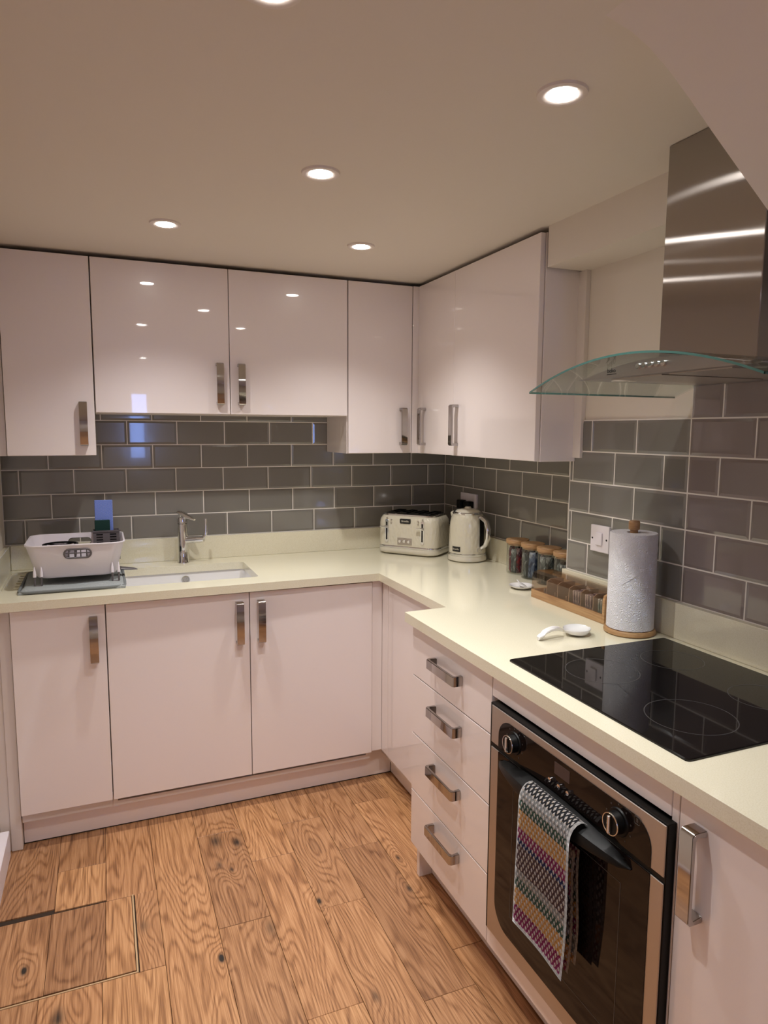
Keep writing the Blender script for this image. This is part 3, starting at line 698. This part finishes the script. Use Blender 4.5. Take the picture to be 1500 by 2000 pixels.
g = G(); g.prism(rrect(-.027, .027, .150, .172, .004, 4), 'y', -hd - .003, -hd + .003); bd = g.build('name_badge', 'printblack', t)
WL[bd] = Vector((0, 0, 0)); text_obj('lettering', 'Breville', .0125, 'cream_plain', bd, (0, -hd - .0031, .161), (1, 0, 0), (0, 0, 1))

# ------------------------------------------------------------------ kettle
kx, ky = -.120, -.458; KA = math.radians(-72.)
k = empty('kettle', 'cream cordless kettle with a chrome handle right of the toaster', 'kettle', (kx, ky, WT)); k.rotation_euler = (0, 0, KA); WL[k] = Vector((0, 0, 0))
G().lathe([(0, .001), (.080, .001), (.087, .006), (.088, .014), (.084, .026)], (0, 0, 0), 40).build('power_base', 'cream_plain', k, 40)
G().lathe([(.084, .026), (.0855, .028), (.0855, .036), (.083, .038)], (0, 0, 0), 40).build('chrome_band', 'chrome', k, 40)
G().lathe([(.083, .038), (.0835, .06), (.082, .12), (.079, .165), (.075, .192), (.066, .212)], (0, 0, 0), 48).build('shell', 'cream', k, 40)
G().lathe([(.068, .211), (.0685, .215), (.065, .219), (.058, .220)], (0, 0, 0), 40).build('lid_ring', 'chrome', k, 40)
G().lathe([(.058, .219), (.050, .228), (.03, .233), (0, .234)], (0, 0, 0), 40).build('lid', 'cream_plain', k, 40)
G().lathe([(.016, .231), (.015, .238), (.012, .242), (0, .243)], (0, 0, 0), 24).build('lid_knob', 'cream_plain', k, 40)
G().tube([(.060, 0, .195), (.085, 0, .199), (.110, 0, .185), (.124, 0, .150), (.122, 0, .112), (.108, 0, .080), (.082, 0, .063)], [.011, .012, .012, .012, .0115, .011, .012], 16, True, (1.2, .8)).build('handle', 'chrome', k, 60)
G().loft([[(x, y * 1., z) for y in (-.014, .014)] for x, z in ((.079, .195), (.084, .196), (.0865, .13), (.087, .062), (.083, .062))], False).build('handle_backing', 'black', k)
G().tube([(-.058, 0, .188), (-.080, 0, .196), (-.095, 0, .208)], [.028, .022, .012], 16, True, (1, .8)).build('spout', 'cream_plain', k, 60)
def on_cyl(g, R, a0, a1, z0, z1, d, n=6):
    ri, ro_ = R - .003, R + d; A = [a0 + (a1 - a0) * i / n for i in range(n + 1)]
    g.loft([[(rr * math.cos(a), rr * math.sin(a), z) for rr, z in ((ri, z0), (ro_, z0), (ro_, z1), (ri, z1))] for a in A], True, True, True)
g = G(); a = math.radians(205) - KA; on_cyl(g, .0835, a - .25, a + .25, .048, .070, .0015); bd = g.build('name_badge', 'printblack', k, 30); WL[bd] = Vector((0, 0, 0))
text_obj('lettering', 'Breville', .011, 'cream_plain', bd, (.0856 * math.cos(a), .0856 * math.sin(a), .059), (-math.sin(a), math.cos(a), 0), (0, 0, 1))
g = G(); a = math.radians(-82) - KA; g.cyl((.080 * math.cos(a), .080 * math.sin(a), .056), (.091 * math.cos(a), .091 * math.sin(a), .056), .010, .009, 18); g.build('switch', 'chrome', k, 40)

# ------------------------------------------------------------------ wall sockets
def plate_x(root, x, y0, y1, z0, z1, m='white_plastic', th=.010):
    return G().box(x - th, x - .0002, y0, y1, z0, z1, .002, 2).build('face_plate', m, root)
o = empty('socket_outlet', 'white double socket on the tiles behind the kettle', 'socket', (0, -.262, 1.15))
plate_x(o, 0, -.338, -.186, 1.098, 1.184)
for i, (yy, lab) in enumerate(((-.228, 'black plug in the double socket, left one behind the kettle'), (-.298, 'black plug in the double socket, right one behind the kettle'))):
    pl = empty('plug', lab, 'plug', (-.01, yy, 1.13), 'plugs in the double socket')
    G().box(-.045, -.0105, yy - .022, yy + .022, 1.108, 1.150, .006, 2).build('body', 'black', pl)
    G().tube([(-.030, yy, 1.109), (-.034, yy - .004, 1.07), (-.030, yy - .01, 1.02), (-.026, yy - .014, .96), (-.030, yy - .016, .906)], .0035, 8).build('cable', 'black', pl, 60)
o = empty('cooker_switch', 'white isolator switch plate on the tiles behind the paper towel', 'switch', (XB, -1.377, 1.134))
plate_x(o, XB, -1.421, -1.333, 1.091, 1.178)
G().box(XB - .0145, XB - .0100, -1.392, -1.362, 1.113, 1.155, .0015).build('rocker', 'white_plastic', o)
for yy in (-1.343, -1.411): G().cyl((XB - .0098, yy, 1.134), (XB - .0108, yy, 1.134), .0032, n=12).build('screw', 'black', o)

# ------------------------------------------------------------------ jars with snacks
JM = [['wrap_red', 'wrap_dark', 'wrap_red'], ['wrap_dark', 'wrap_blue', 'wrap_blue'], ['wrap_dark', 'wrap_dark', 'wrap_mauve'], ['wrap_dark', 'wrap_teal', 'wrap_dark']]
JL = ['glass jar of red wrapped bars with a bamboo lid, nearest the kettle', 'glass jar of blue and black sachets with a bamboo lid, second from the kettle', 'glass jar of dark foil sachets with a bamboo lid, third from the kettle', 'glass jar with a bamboo lid half hidden behind the corner of the wall']
SL = ['red and black wrapped bar standing in the jar nearest the kettle', 'blue and black sachet standing in the second jar from the kettle', 'dark foil sachet standing in the third jar from the kettle', 'dark sachet standing in the jar half hidden by the wall corner']
for i, yy in enumerate((-.790, -.898, -1.004, -1.108)):
    jx = -.072
    j = empty('storage_jar', JL[i], 'jar', (jx, yy, WT), 'glass jars with bamboo lids')
    G().lathe([(0, .0008), (.038, .0008), (.0425, .004), (.043, .012), (.043, .124), (.0415, .124), (.0415, .012), (.039, .006), (0, .005)], (jx, yy, WT), 36).build('glass', 'jarglass', j, 40)
    G().lathe([(0, .118), (.0405, .118), (.0405, .1255), (.046, .1258), (.0465, .128), (.0465, .140), (.0455, .1415), (0, .142)], (jx, yy, WT), 36).build('lid', 'bamboo', j, 30)
    for n in range(8):
        a = 2 * math.pi * n / 7 + .35 * i; rr = .0270 if n else 0.
        x, y = jx + rr * math.cos(a), yy + rr * math.sin(a)
        s_ = empty('snack_bar' if i == 0 else 'sachet', SL[i], 'snack', (x, y, WT + .0065), 'wrapped snacks in jar %s' % ['one', 'two', 'three', 'four'][i])
        s_.rotation_euler = (random.uniform(-.06, .06), random.uniform(-.06, .06), a + 1.57); WL[s_] = Vector((0, 0, 0))
        h = random.uniform(.088, .108); g = G()
        g.loft([[(-.011, -.001, 0), (.011, -.001, 0), (.011, .001, 0), (-.011, .001, 0)], [(-.0115, -.005, .008), (.0115, -.005, .008), (.0115, .005, .008), (-.0115, .005, .008)],
                [(-.0115, -.006, h - .01), (.0115, -.006, h - .01), (.0115, .006, h - .01), (-.0115, .006, h - .01)], [(-.011, -.001, h), (.011, -.001, h), (.011, .001, h), (-.011, .001, h)]], True, True, True)
        g.build('wrapper', JM[i][n % 3], s_)

# ------------------------------------------------------------------ tea box
BX0, BX1, BY0, BY1 = -.252, -.166, -1.536, -1.156; BZ = WT + .0006
tb = empty('tea_box', 'long bamboo sachet box with a clear brown lid in front of the tiles', 'box', ((BX0 + BX1) / 2, (BY0 + BY1) / 2, WT))
g = G(); g.box(BX0, BX1, BY0, BY1, BZ, BZ + .006); g.box(BX0, BX0 + .007, BY0 + .0105, BY1, BZ + .006, BZ + .028); g.box(BX1 - .007, BX1, BY0 + .0105, BY1, BZ + .006, BZ + .028); g.box(BX0 + .007, BX1 - .007, BY1 - .008, BY1, BZ + .006, BZ + .028)
g.build('tray', 'bamboo', tb)
G().prism([(BX0, BZ + .0062), (BX1, BZ + .0062), (BX1, BZ + .092), (BX0 + .02, BZ + .092), (BX0 + .004, BZ + .086), (BX0, BZ + .072)], 'y', BY0, BY0 + .010).build('end_panel', 'bamboo', tb)
g = G(); lid = [(BX1 - .002, BZ + .0285), (BX1 - .002, BZ + .093), (BX0 + .022, BZ + .093), (BX0 + .006, BZ + .087), (BX0 + .001, BZ + .073), (BX0 + .001, BZ + .0285)]
lid2 = [(x + (.002 if x < -.22 else -.002 if x > -.2 else 0), z - (.002 if z > BZ + .05 else 0)) for x, z in lid]
g.prism(lid + lid2[::-1], 'y', BY0 + .011, BY1 - .002); g.prism(lid, 'y', BY1 - .002, BY1)
g.build('lid', 'acrylic', tb)
for i in range(5):
    y = BY1 - .075 - i * .060
    G().prism([(BX0 + .008, BZ + .0065), (BX1 - .008, BZ + .0065), (BX1 - .008, BZ + .078), (BX0 + .025, BZ + .078), (BX0 + .010, BZ + .070)], 'y', y - .003, y).build('divider', 'divider', tb)
TL = ['wrap_brown', 'wrap_brown', 'wrap_brown', 'wrap_mauve', 'wrap_mauve', 'wrap_teal']
LBS = ['brown sachet in the left compartment of the tea box', 'brown sachet in the second compartment of the tea box', 'orange-brown sachet in the third compartment of the tea box', 'mauve foil sachet in the fourth compartment of the tea box', 'mauve foil sachet in the fifth compartment of the tea box', 'teal foil sachet in the right compartment of the tea box']
for i in range(6):
    yc = BY1 - .045 - i * .060 if i else BY1 - .042
    for n in range(3):
        if i < 3 and n > 0: continue
        s_ = empty('tea_sachet', LBS[i], 'sachet', (BX0 + .042, yc - .004 + n * .011 - .010, BZ + .0075), 'sachets in the tea box, compartment %s' % 'abcdef'[i]); WL[s_] = Vector((0, 0, 0)); s_.rotation_euler = (random.uniform(-.10, -.02), 0, 0)
        h = .060 if i > 2 else .032; g = G(); g.box(-.029, .029, -.0025, .0025, 0, h, .002); g.build('packet', TL[i], s_)

# ------------------------------------------------------------------ paper towel on stand, spoon rest, small dish
px, py = -.232, -1.622
st = empty('paper_towel_stand', 'round bamboo stand holding the paper towel roll', 'stand', (px, py, WT))
G().lathe([(0, .0006), (.068, .0006), (.0725, .004), (.0725, .010), (.069, .0155), (0, .0155)], (px, py, WT), 48).build('base', 'bamboo', st, 35)
G().lathe([(.011, .0155), (.011, .300), (.015, .301), (.0155, .304), (.0155, .322), (.013, .326), (0, .3265)], (px, py, WT), 20).build('pole', 'bamboo', st, 35)
ru = empty('paper_towel_roll', 'white embossed paper towel roll on the bamboo stand', 'paper towel', (px, py, WT + .016))
G().lathe([(.020, .0165), (.064, .0165), (.0655, .018), (.0655, .290), (.064, .2925), (.020, .2925), (.020, .0165)], (px, py, WT), 64).build('roll', 'paper', ru, 40)
g = G(); A = [math.radians(205 + i * 7.) for i in range(22)]
g.tube([(px + .0658 * math.cos(a), py + .0658 * math.sin(a), WT + .150 + .130 * (i / 21)) for i, a in enumerate(A)], .0009, 6); g.build('loose_sheet_edge', 'paper', ru, 60)

s_ = empty('spoon_rest', 'white ceramic spoon rest lying beside the hob', 'spoon rest', (-.44, -1.59, WT))
b = bmesh.new(); N = 28
def sp(t, inner):
    """half width, base z and rim z of the spoon along its length t in 0..1"""
    return 0
g = G(); rings = []
L0, L1 = -.530, -.352
for i in range(25):
    t = i / 24; x = L0 + (L1 - L0) * t
    if t < .5: wd = .0105 + .003 * math.cos(t * 8) * 0 + .002 * (t / .5)
    else: wd = 0
    bowl = max(0., 1 - ((x + .393) / .042) ** 2); wb = .039 * math.sqrt(bowl)
    wd = max(wd if t < .62 else 0.0, wb); wd = max(wd, .0012)
    if t < .04: wd *= .75
    zc = .017 * math.sin(min(1, t / .62) * math.pi) ** 1. * (t < .62) + .004
    zb_ = .010 + .0115 * math.sin(math.pi * min(1, max(0, (t - .06) / .50))) if t < .56 else .0012 + .0095 * (1 - bowl)
    if t < .12: zb_ = .0015 + .0085 * (t / .12)
    zr_ = (zb_ + .010) if t < .5 else .020
    dep = .012 * bowl
    y0 = -1.592 + .012 * (t - .5)
    ring = [(x, y0 - wd, WT + zr_ - .002), (x, y0 - wd * .97, WT + zr_), (x, y0 - wd * .80, WT + zr_ - .001 - dep * .5), (x, y0 - wd * .4, WT + zr_ - .001 - dep), (x, y0 + wd * .4, WT + zr_ - .001 - dep), (x, y0 + wd * .80, WT + zr_ - .001 - dep * .5), (x, y0 + wd * .97, WT + zr_), (x, y0 + wd, WT + zr_ - .002),
            (x, y0 + wd * .82, WT + zb_ + .004), (x, y0 + wd * .4, WT + zb_), (x, y0 - wd * .4, WT + zb_), (x, y0 - wd * .82, WT + zb_ + .004)]
    rings.append(ring)
g.loft(rings, True, True, True); g.build('spoon', 'ceramic', s_, 70)
d_ = empty('small_dish', 'small white saucer lying left of the bamboo sachet box', 'dish', (-.215, -1.03, WT))
G().lathe([(0, .0006), (.028, .0006), (.040, .008), (.045, .011), (.0455, .013), (.040, .012), (.027, .005), (0, .004)], (-.212, -1.035, WT), 36).build('saucer', 'ceramic', d_, 50)
d_ = empty('teaspoon', 'white teaspoon resting on the small saucer', 'spoon', (-.215, -1.03, WT + .012))
G().tube([(-.225, -1.078, WT + .0165), (-.215, -1.04, WT + .0155), (-.205, -1.01, WT + .017), (-.198, -.985, WT + .021)], [.008, .011, .004, .003], 12, True, (1, .3)).build('spoon', 'ceramic', d_, 60)

# ------------------------------------------------------------------ hob
h = empty('induction_hob', 'black glass hob set into the cream worktop', 'hob', (-.445, -2.0, WT))
hx0, hx1, hy0, hy1 = -.700, -.190, -2.290, -1.713
g = G(); g.loft([rr3(hx0, hx1, hy0, hy1, .008, WT + .0003), rr3(hx0, hx1, hy0, hy1, .008, WT + .0032), rr3(hx0 + .002, hx1 - .002, hy0 + .002, hy1 - .002, .006, WT + .0048)], cap0=True, cap1=True)
g.build('glass_plate', 'blackglass', h, 20)
def ringz(cx, cy, r_, wd=.0009):
    return G().lathe([(r_ - wd, .00485), (r_ - wd, .00505), (r_ + wd, .00505), (r_ + wd, .00485)], (cx, cy, WT), 72)
for cx, cy, rr in ((-.548, -2.150, .088), (-.535, -1.868, .086), (-.315, -1.868, .075), (-.315, -2.135, .075)): ringz(cx, cy, rr).build('zone_ring', 'printgrey', h)

# ------------------------------------------------------------------ oven
ov = empty('built_in_oven', 'steel framed black glass oven below the hob', 'oven', (-.74, -2.01, .19))
XF = -.752
G().box(XF + .003, DX + .001, OY1, OY0, .193, .803, .001).build('front_frame', 'black', ov)
G().box(DX + .001, -.25, -2.285, -1.707, .21, .80).build('oven_body', 'black', ov)
G().box(XF, XF + .003, OY1 + .002, OY0 - .010, .704, .800, .001).build('control_panel', 'oven_steel', ov)
dr = G().box(XF, XF + .003, OY1 + .002, OY0 - .010, .197, .692, .001).build('oven_door', 'oven_steel', ov)
gy0, gy1 = -2.270, -1.760
def half_round(y0, y1, z0, z1, r_, top):
    if top:
        P = [(y0, z0), (y1, z0)] + [(y1 - r_ + r_ * math.cos(a), z1 - r_ + r_ * math.sin(a)) for a in [math.pi / 2 * i / 8 for i in range(9)]] + [(y0 + r_ + r_ * math.cos(a), z1 - r_ + r_ * math.sin(a)) for a in [math.pi / 2 * (1 + i / 8) for i in range(9)]]
    else:
        P = [(y1, z1), (y0, z1)] + [(y0 + r_ + r_ * math.cos(a), z0 + r_ + r_ * math.sin(a)) for a in [math.pi * (1 + .5 * i / 8) for i in range(9)]] + [(y1 - r_ + r_ * math.cos(a), z0 + r_ + r_ * math.sin(a)) for a in [math.pi * (1.5 + .5 * i / 8) for i in range(9)]]
    return P
pan = G().prism(half_round(gy0, gy1, .704, .782, .048, True), 'x', XF - .0012, XF + .001).build('fascia_glass', 'ovenglass', ov)
dg_ = G().prism(half_round(gy0, gy1, .240, .692, .060, False), 'x', XF - .0012, XF + .001).build('door_glass', 'ovenglass', dr)
# inner window outline in the door glass
g = G(); a0, a1, c0, c1 = -2.200, -1.832, .300, .628
for y0, y1, z0, z1 in ((a0, a1, c0, c0 + .0015), (a0, a1, c1, c1 + .0015), (a0, a0 + .0015, c0, c1), (a1, a1 + .0015, c0, c1)): g.box(XF - .0016, XF - .0011, y0, y1, z0, z1)
g.build('window_line', 'printgrey', dr)
for yy in (-1.831, -2.186):
    g = G(); g.cyl((XF - .001, yy, .745), (XF - .004, yy, .745), .0275, .026, 36); g.cyl((XF - .004, yy, .745), (XF - .020, yy, .745), .0215, .0195, 36)
    kb = g.build('knob', 'black', ov, 40)
    G().box(XF - .0275, XF - .0195, yy - .0035, yy + .0035, .727, .763, .002, 2).build('grip', 'chrome', kb)
    g = G(); P = [(XF - .0205, yy + .0205 * math.cos(a), .745 + .0205 * math.sin(a)) for a in [2 * math.pi * i / 36 for i in range(37)]]; g.tube(P, .0016, 6, False); g.build('chrome_ring', 'chrome', kb, 60)
    g = G()
    for i in range(9):
        a = math.radians(-60 + i * 37); g.box(XF - .0016, XF - .0011, yy + .034 * math.cos(a) - .0015, yy + .034 * math.cos(a) + .0015, .745 + .034 * math.sin(a) - .0015, .745 + .034 * math.sin(a) + .0015)
    g.build('dial_marks', 'printgrey', pan)
for yy in (-1.978, -2.010, -2.040):
    G().cyl((XF - .001, yy, .728), (XF - .008, yy, .728), .0055, .005, 16).build('button', 'chrome', ov, 40)
G().box(XF - .0017, XF - .0011, -2.038, -1.986, .746, .773).build('display', 'display', pan)
g = G(); P = rrect(-2.241, -2.227, .767, .781, .003, 3)
pts = [(XF - .0014, y, z) for y, z in P]; g.tube(pts + pts[:1], .0006, 4, False); g.box(XF - .0016, XF - .0011, -2.2365, -2.2315, .770, .778); g.build('class_mark', 'printgrey', pan)
# bowed black handle across the top of the door
g = G(); rings = []
for i in range(25):
    t = i / 24; y = -1.770 + (-2.225 + 1.770) * t; s = math.sin(math.pi * t) ** .55 if 0 < t < 1 else 0
    xo = XF - .004 - .040 * s; hh = .002 + .024 * s; zc = .672
    rings.append([(XF - .0012, y, zc + hh * 1.15), (xo + .012, y, zc + hh), (xo + .003, y, zc + hh * .75), (xo, y, zc + hh * .3), (xo + .001, y, zc - hh * .35), (xo + .008, y, zc - hh * .6), (XF - .0012 - .010 * s, y, zc - hh * .3)])
g.loft(rings, True, True, True); g.build('handle', 'black', dr, 40)

# ------------------------------------------------------------------ knitted towel over the oven handle
tw = empty('knitted_towel', 'striped knitted towel hanging over the oven door handle', 'towel', (-.79, -2.0, .52))
def drape(path, y_left, y_right, skew, v0, v1, ripple, name):
    """path: (x, z) centreline; sheet swept along y; uv.x along width, uv.y along length"""
    L = [0]
    for a, c in zip(path, path[1:]): L.append(L[-1] + math.dist(a, c))
    b = bmesh.new(); uv = b.loops.layers.uv.new('UVMap'); nw = 14; V = []; UV = {}
    for i, (x, z) in enumerate(path):
        f_ = L[i] / L[-1]; r_ = []
        for j in range(nw + 1):
            u = j / nw; y = y_left + (y_right - y_left) * u + skew * f_ + .004 * math.sin(f_ * 6 + .5) * (u > .9)
            v = b.verts.new((x - ripple * math.sin(u * 5.5 + f_ * 2.0) * f_, y, z - .006 * u * f_)); UV[v] = (u, v0 + (v1 - v0) * f_); r_.append(v)
        V.append(r_)
    for a, c in zip(V, V[1:]):
        for j in range(nw): b.faces.new((a[j], a[j + 1], c[j + 1], c[j]))
    for f_ in b.faces:
        for lp in f_.loops: lp[uv].uv = UV[lp.vert]
    bmesh.ops.solidify(b, geom=list(b.faces), thickness=.0055)
    bmesh.ops.translate(b, vec=-WL[tw], verts=b.verts)
    bmesh.ops.recalc_face_normals(b, faces=b.faces)
    me = bpy.data.meshes.new(name); b.to_mesh(me); b.free(); me.materials.append(M['knit'])
    for p_ in me.polygons: p_.use_smooth = True
    o = bpy.data.objects.new(name, me); COL.objects.link(o); o.parent = tw; WL[o] = WL[tw]; return o
arc = [(-.765, .7000), (-.772, .7055), (-.780, .7060), (-.789, .7030), (-.797, .6950), (-.8025, .683), (-.8045, .668)]
front = arc + [(-.8045 + .006 * i / 14, .668 - (.668 - .362) * i / 14) for i in range(1, 15)]
drape(front, -1.934, -2.116, .020, 0.02, .80, .0025, 'front_layer')
back1 = [(-.7835 + .002 * i / 12, .640 - (.640 - .372) * i / 12) for i in range(13)]
drape(back1, -1.934, -2.105, .010, .1, .75, .002, 'inner_layer')
back2 = [(-.7705 + .001 * i / 12, .640 - (.640 - .392) * i / 12) for i in range(13)]
drape(back2, -1.930, -2.102, .0, .3, .95, .0015, 'back_layer')

# ------------------------------------------------------------------ cooker hood
hd_ = empty('cooker_hood', 'steel chimney cooker hood with a curved glass canopy above the hob', 'hood', (-.35, -1.99, 1.6))
G().box(-.400, XB - .0005, -2.125, -1.858, 1.612, CEIL - .001, .0015).build('chimney', 'flue', hd_)
yc, hwid, zc_, sag = -1.990, .336, 1.642, .064
def arcz(y): return zc_ - sag * ((y - yc) / hwid) ** 2
ys = [yc + hwid - 2 * hwid * i / 40 for i in range(41)]
GX0, GX1, GT = -.622, XB - .001, .0045
g = G()
pr_ = [(y, arcz(y)) for y in ys] + [(y, arcz(y) - GT) for y in reversed(ys)]
b = bmesh.new()
top_ = [[b.verts.new((x, y, arcz(y))) for y in ys] for x in (GX0 + .001, GX1)]; bot_ = [[b.verts.new((x, y, arcz(y) - GT)) for y in ys] for x in (GX0 + .001, GX1)]
for i in range(40):
    b.faces.new((top_[0][i], top_[0][i + 1], top_[1][i + 1], top_[1][i])); b.faces.new((bot_[0][i], bot_[1][i], bot_[1][i + 1], bot_[0][i + 1]))
g.add(b); g.build('glass_canopy', 'hoodglass', hd_, 40, recalc=False)
g = G(); g.prism(pr_, 'x', GX0, GX0 + .0012); y = ys[0]; g.box(GX0, GX1, y - .0012, y, arcz(y) - GT, arcz(y)); y = ys[-1]; g.box(GX0, GX1, y, y + .0012, arcz(y) - GT, arcz(y))
g.build('glass_edge', 'glassedge', hd_, 40)
by0, by1, bz = -2.245, -1.735, 1.6055
bys = [by1 + (by0 - by1) * i / 30 for i in range(31)]
poly = [(y, max(bz + .0004, arcz(y) - GT - .001)) for y in bys] + [(by0, bz - .002), (by1, bz - .002)]
G().prism(poly, 'x', -.530, XB - .002).build('body', 'steel', hd_, 30)
g = G(); g.box(-.505, -.20, -2.16, -2.0, bz - .004, bz - .0021); g.box(-.505, -.20, -1.98, -1.82, bz - .004, bz - .0021); g.build('grease_filter', 'oven_steel', hd_)
for yy in (-1.790, -2.190):
    g = G(); g.lathe([(0, -.0045), (.026, -.0045), (.030, -.003), (.031, -.0021)], (-.44, yy, bz), 24); g.build('lamp_cover', 'ceramic', hd_, 40)
for i in range(5):
    yy = -1.938 - i * .0185; G().cyl((-.5301, yy, 1.6225), (-.536, yy, 1.6225), .0068, .0062, 16).build('button', 'chrome', hd_, 40)
lg = empty('logo', '', '', (0, 0, 0)); bpy.data.objects.remove(lg)
text_obj('lettering', 'beko', .0145, 'printblack', hd_, (-.5304, -1.849, 1.6195), (0, -1, 0), (0, 0, 1))
G().box(-.5306, -.5299, -1.866, -1.834, 1.6105, 1.6120).build('logo_underline', 'printblack', hd_)
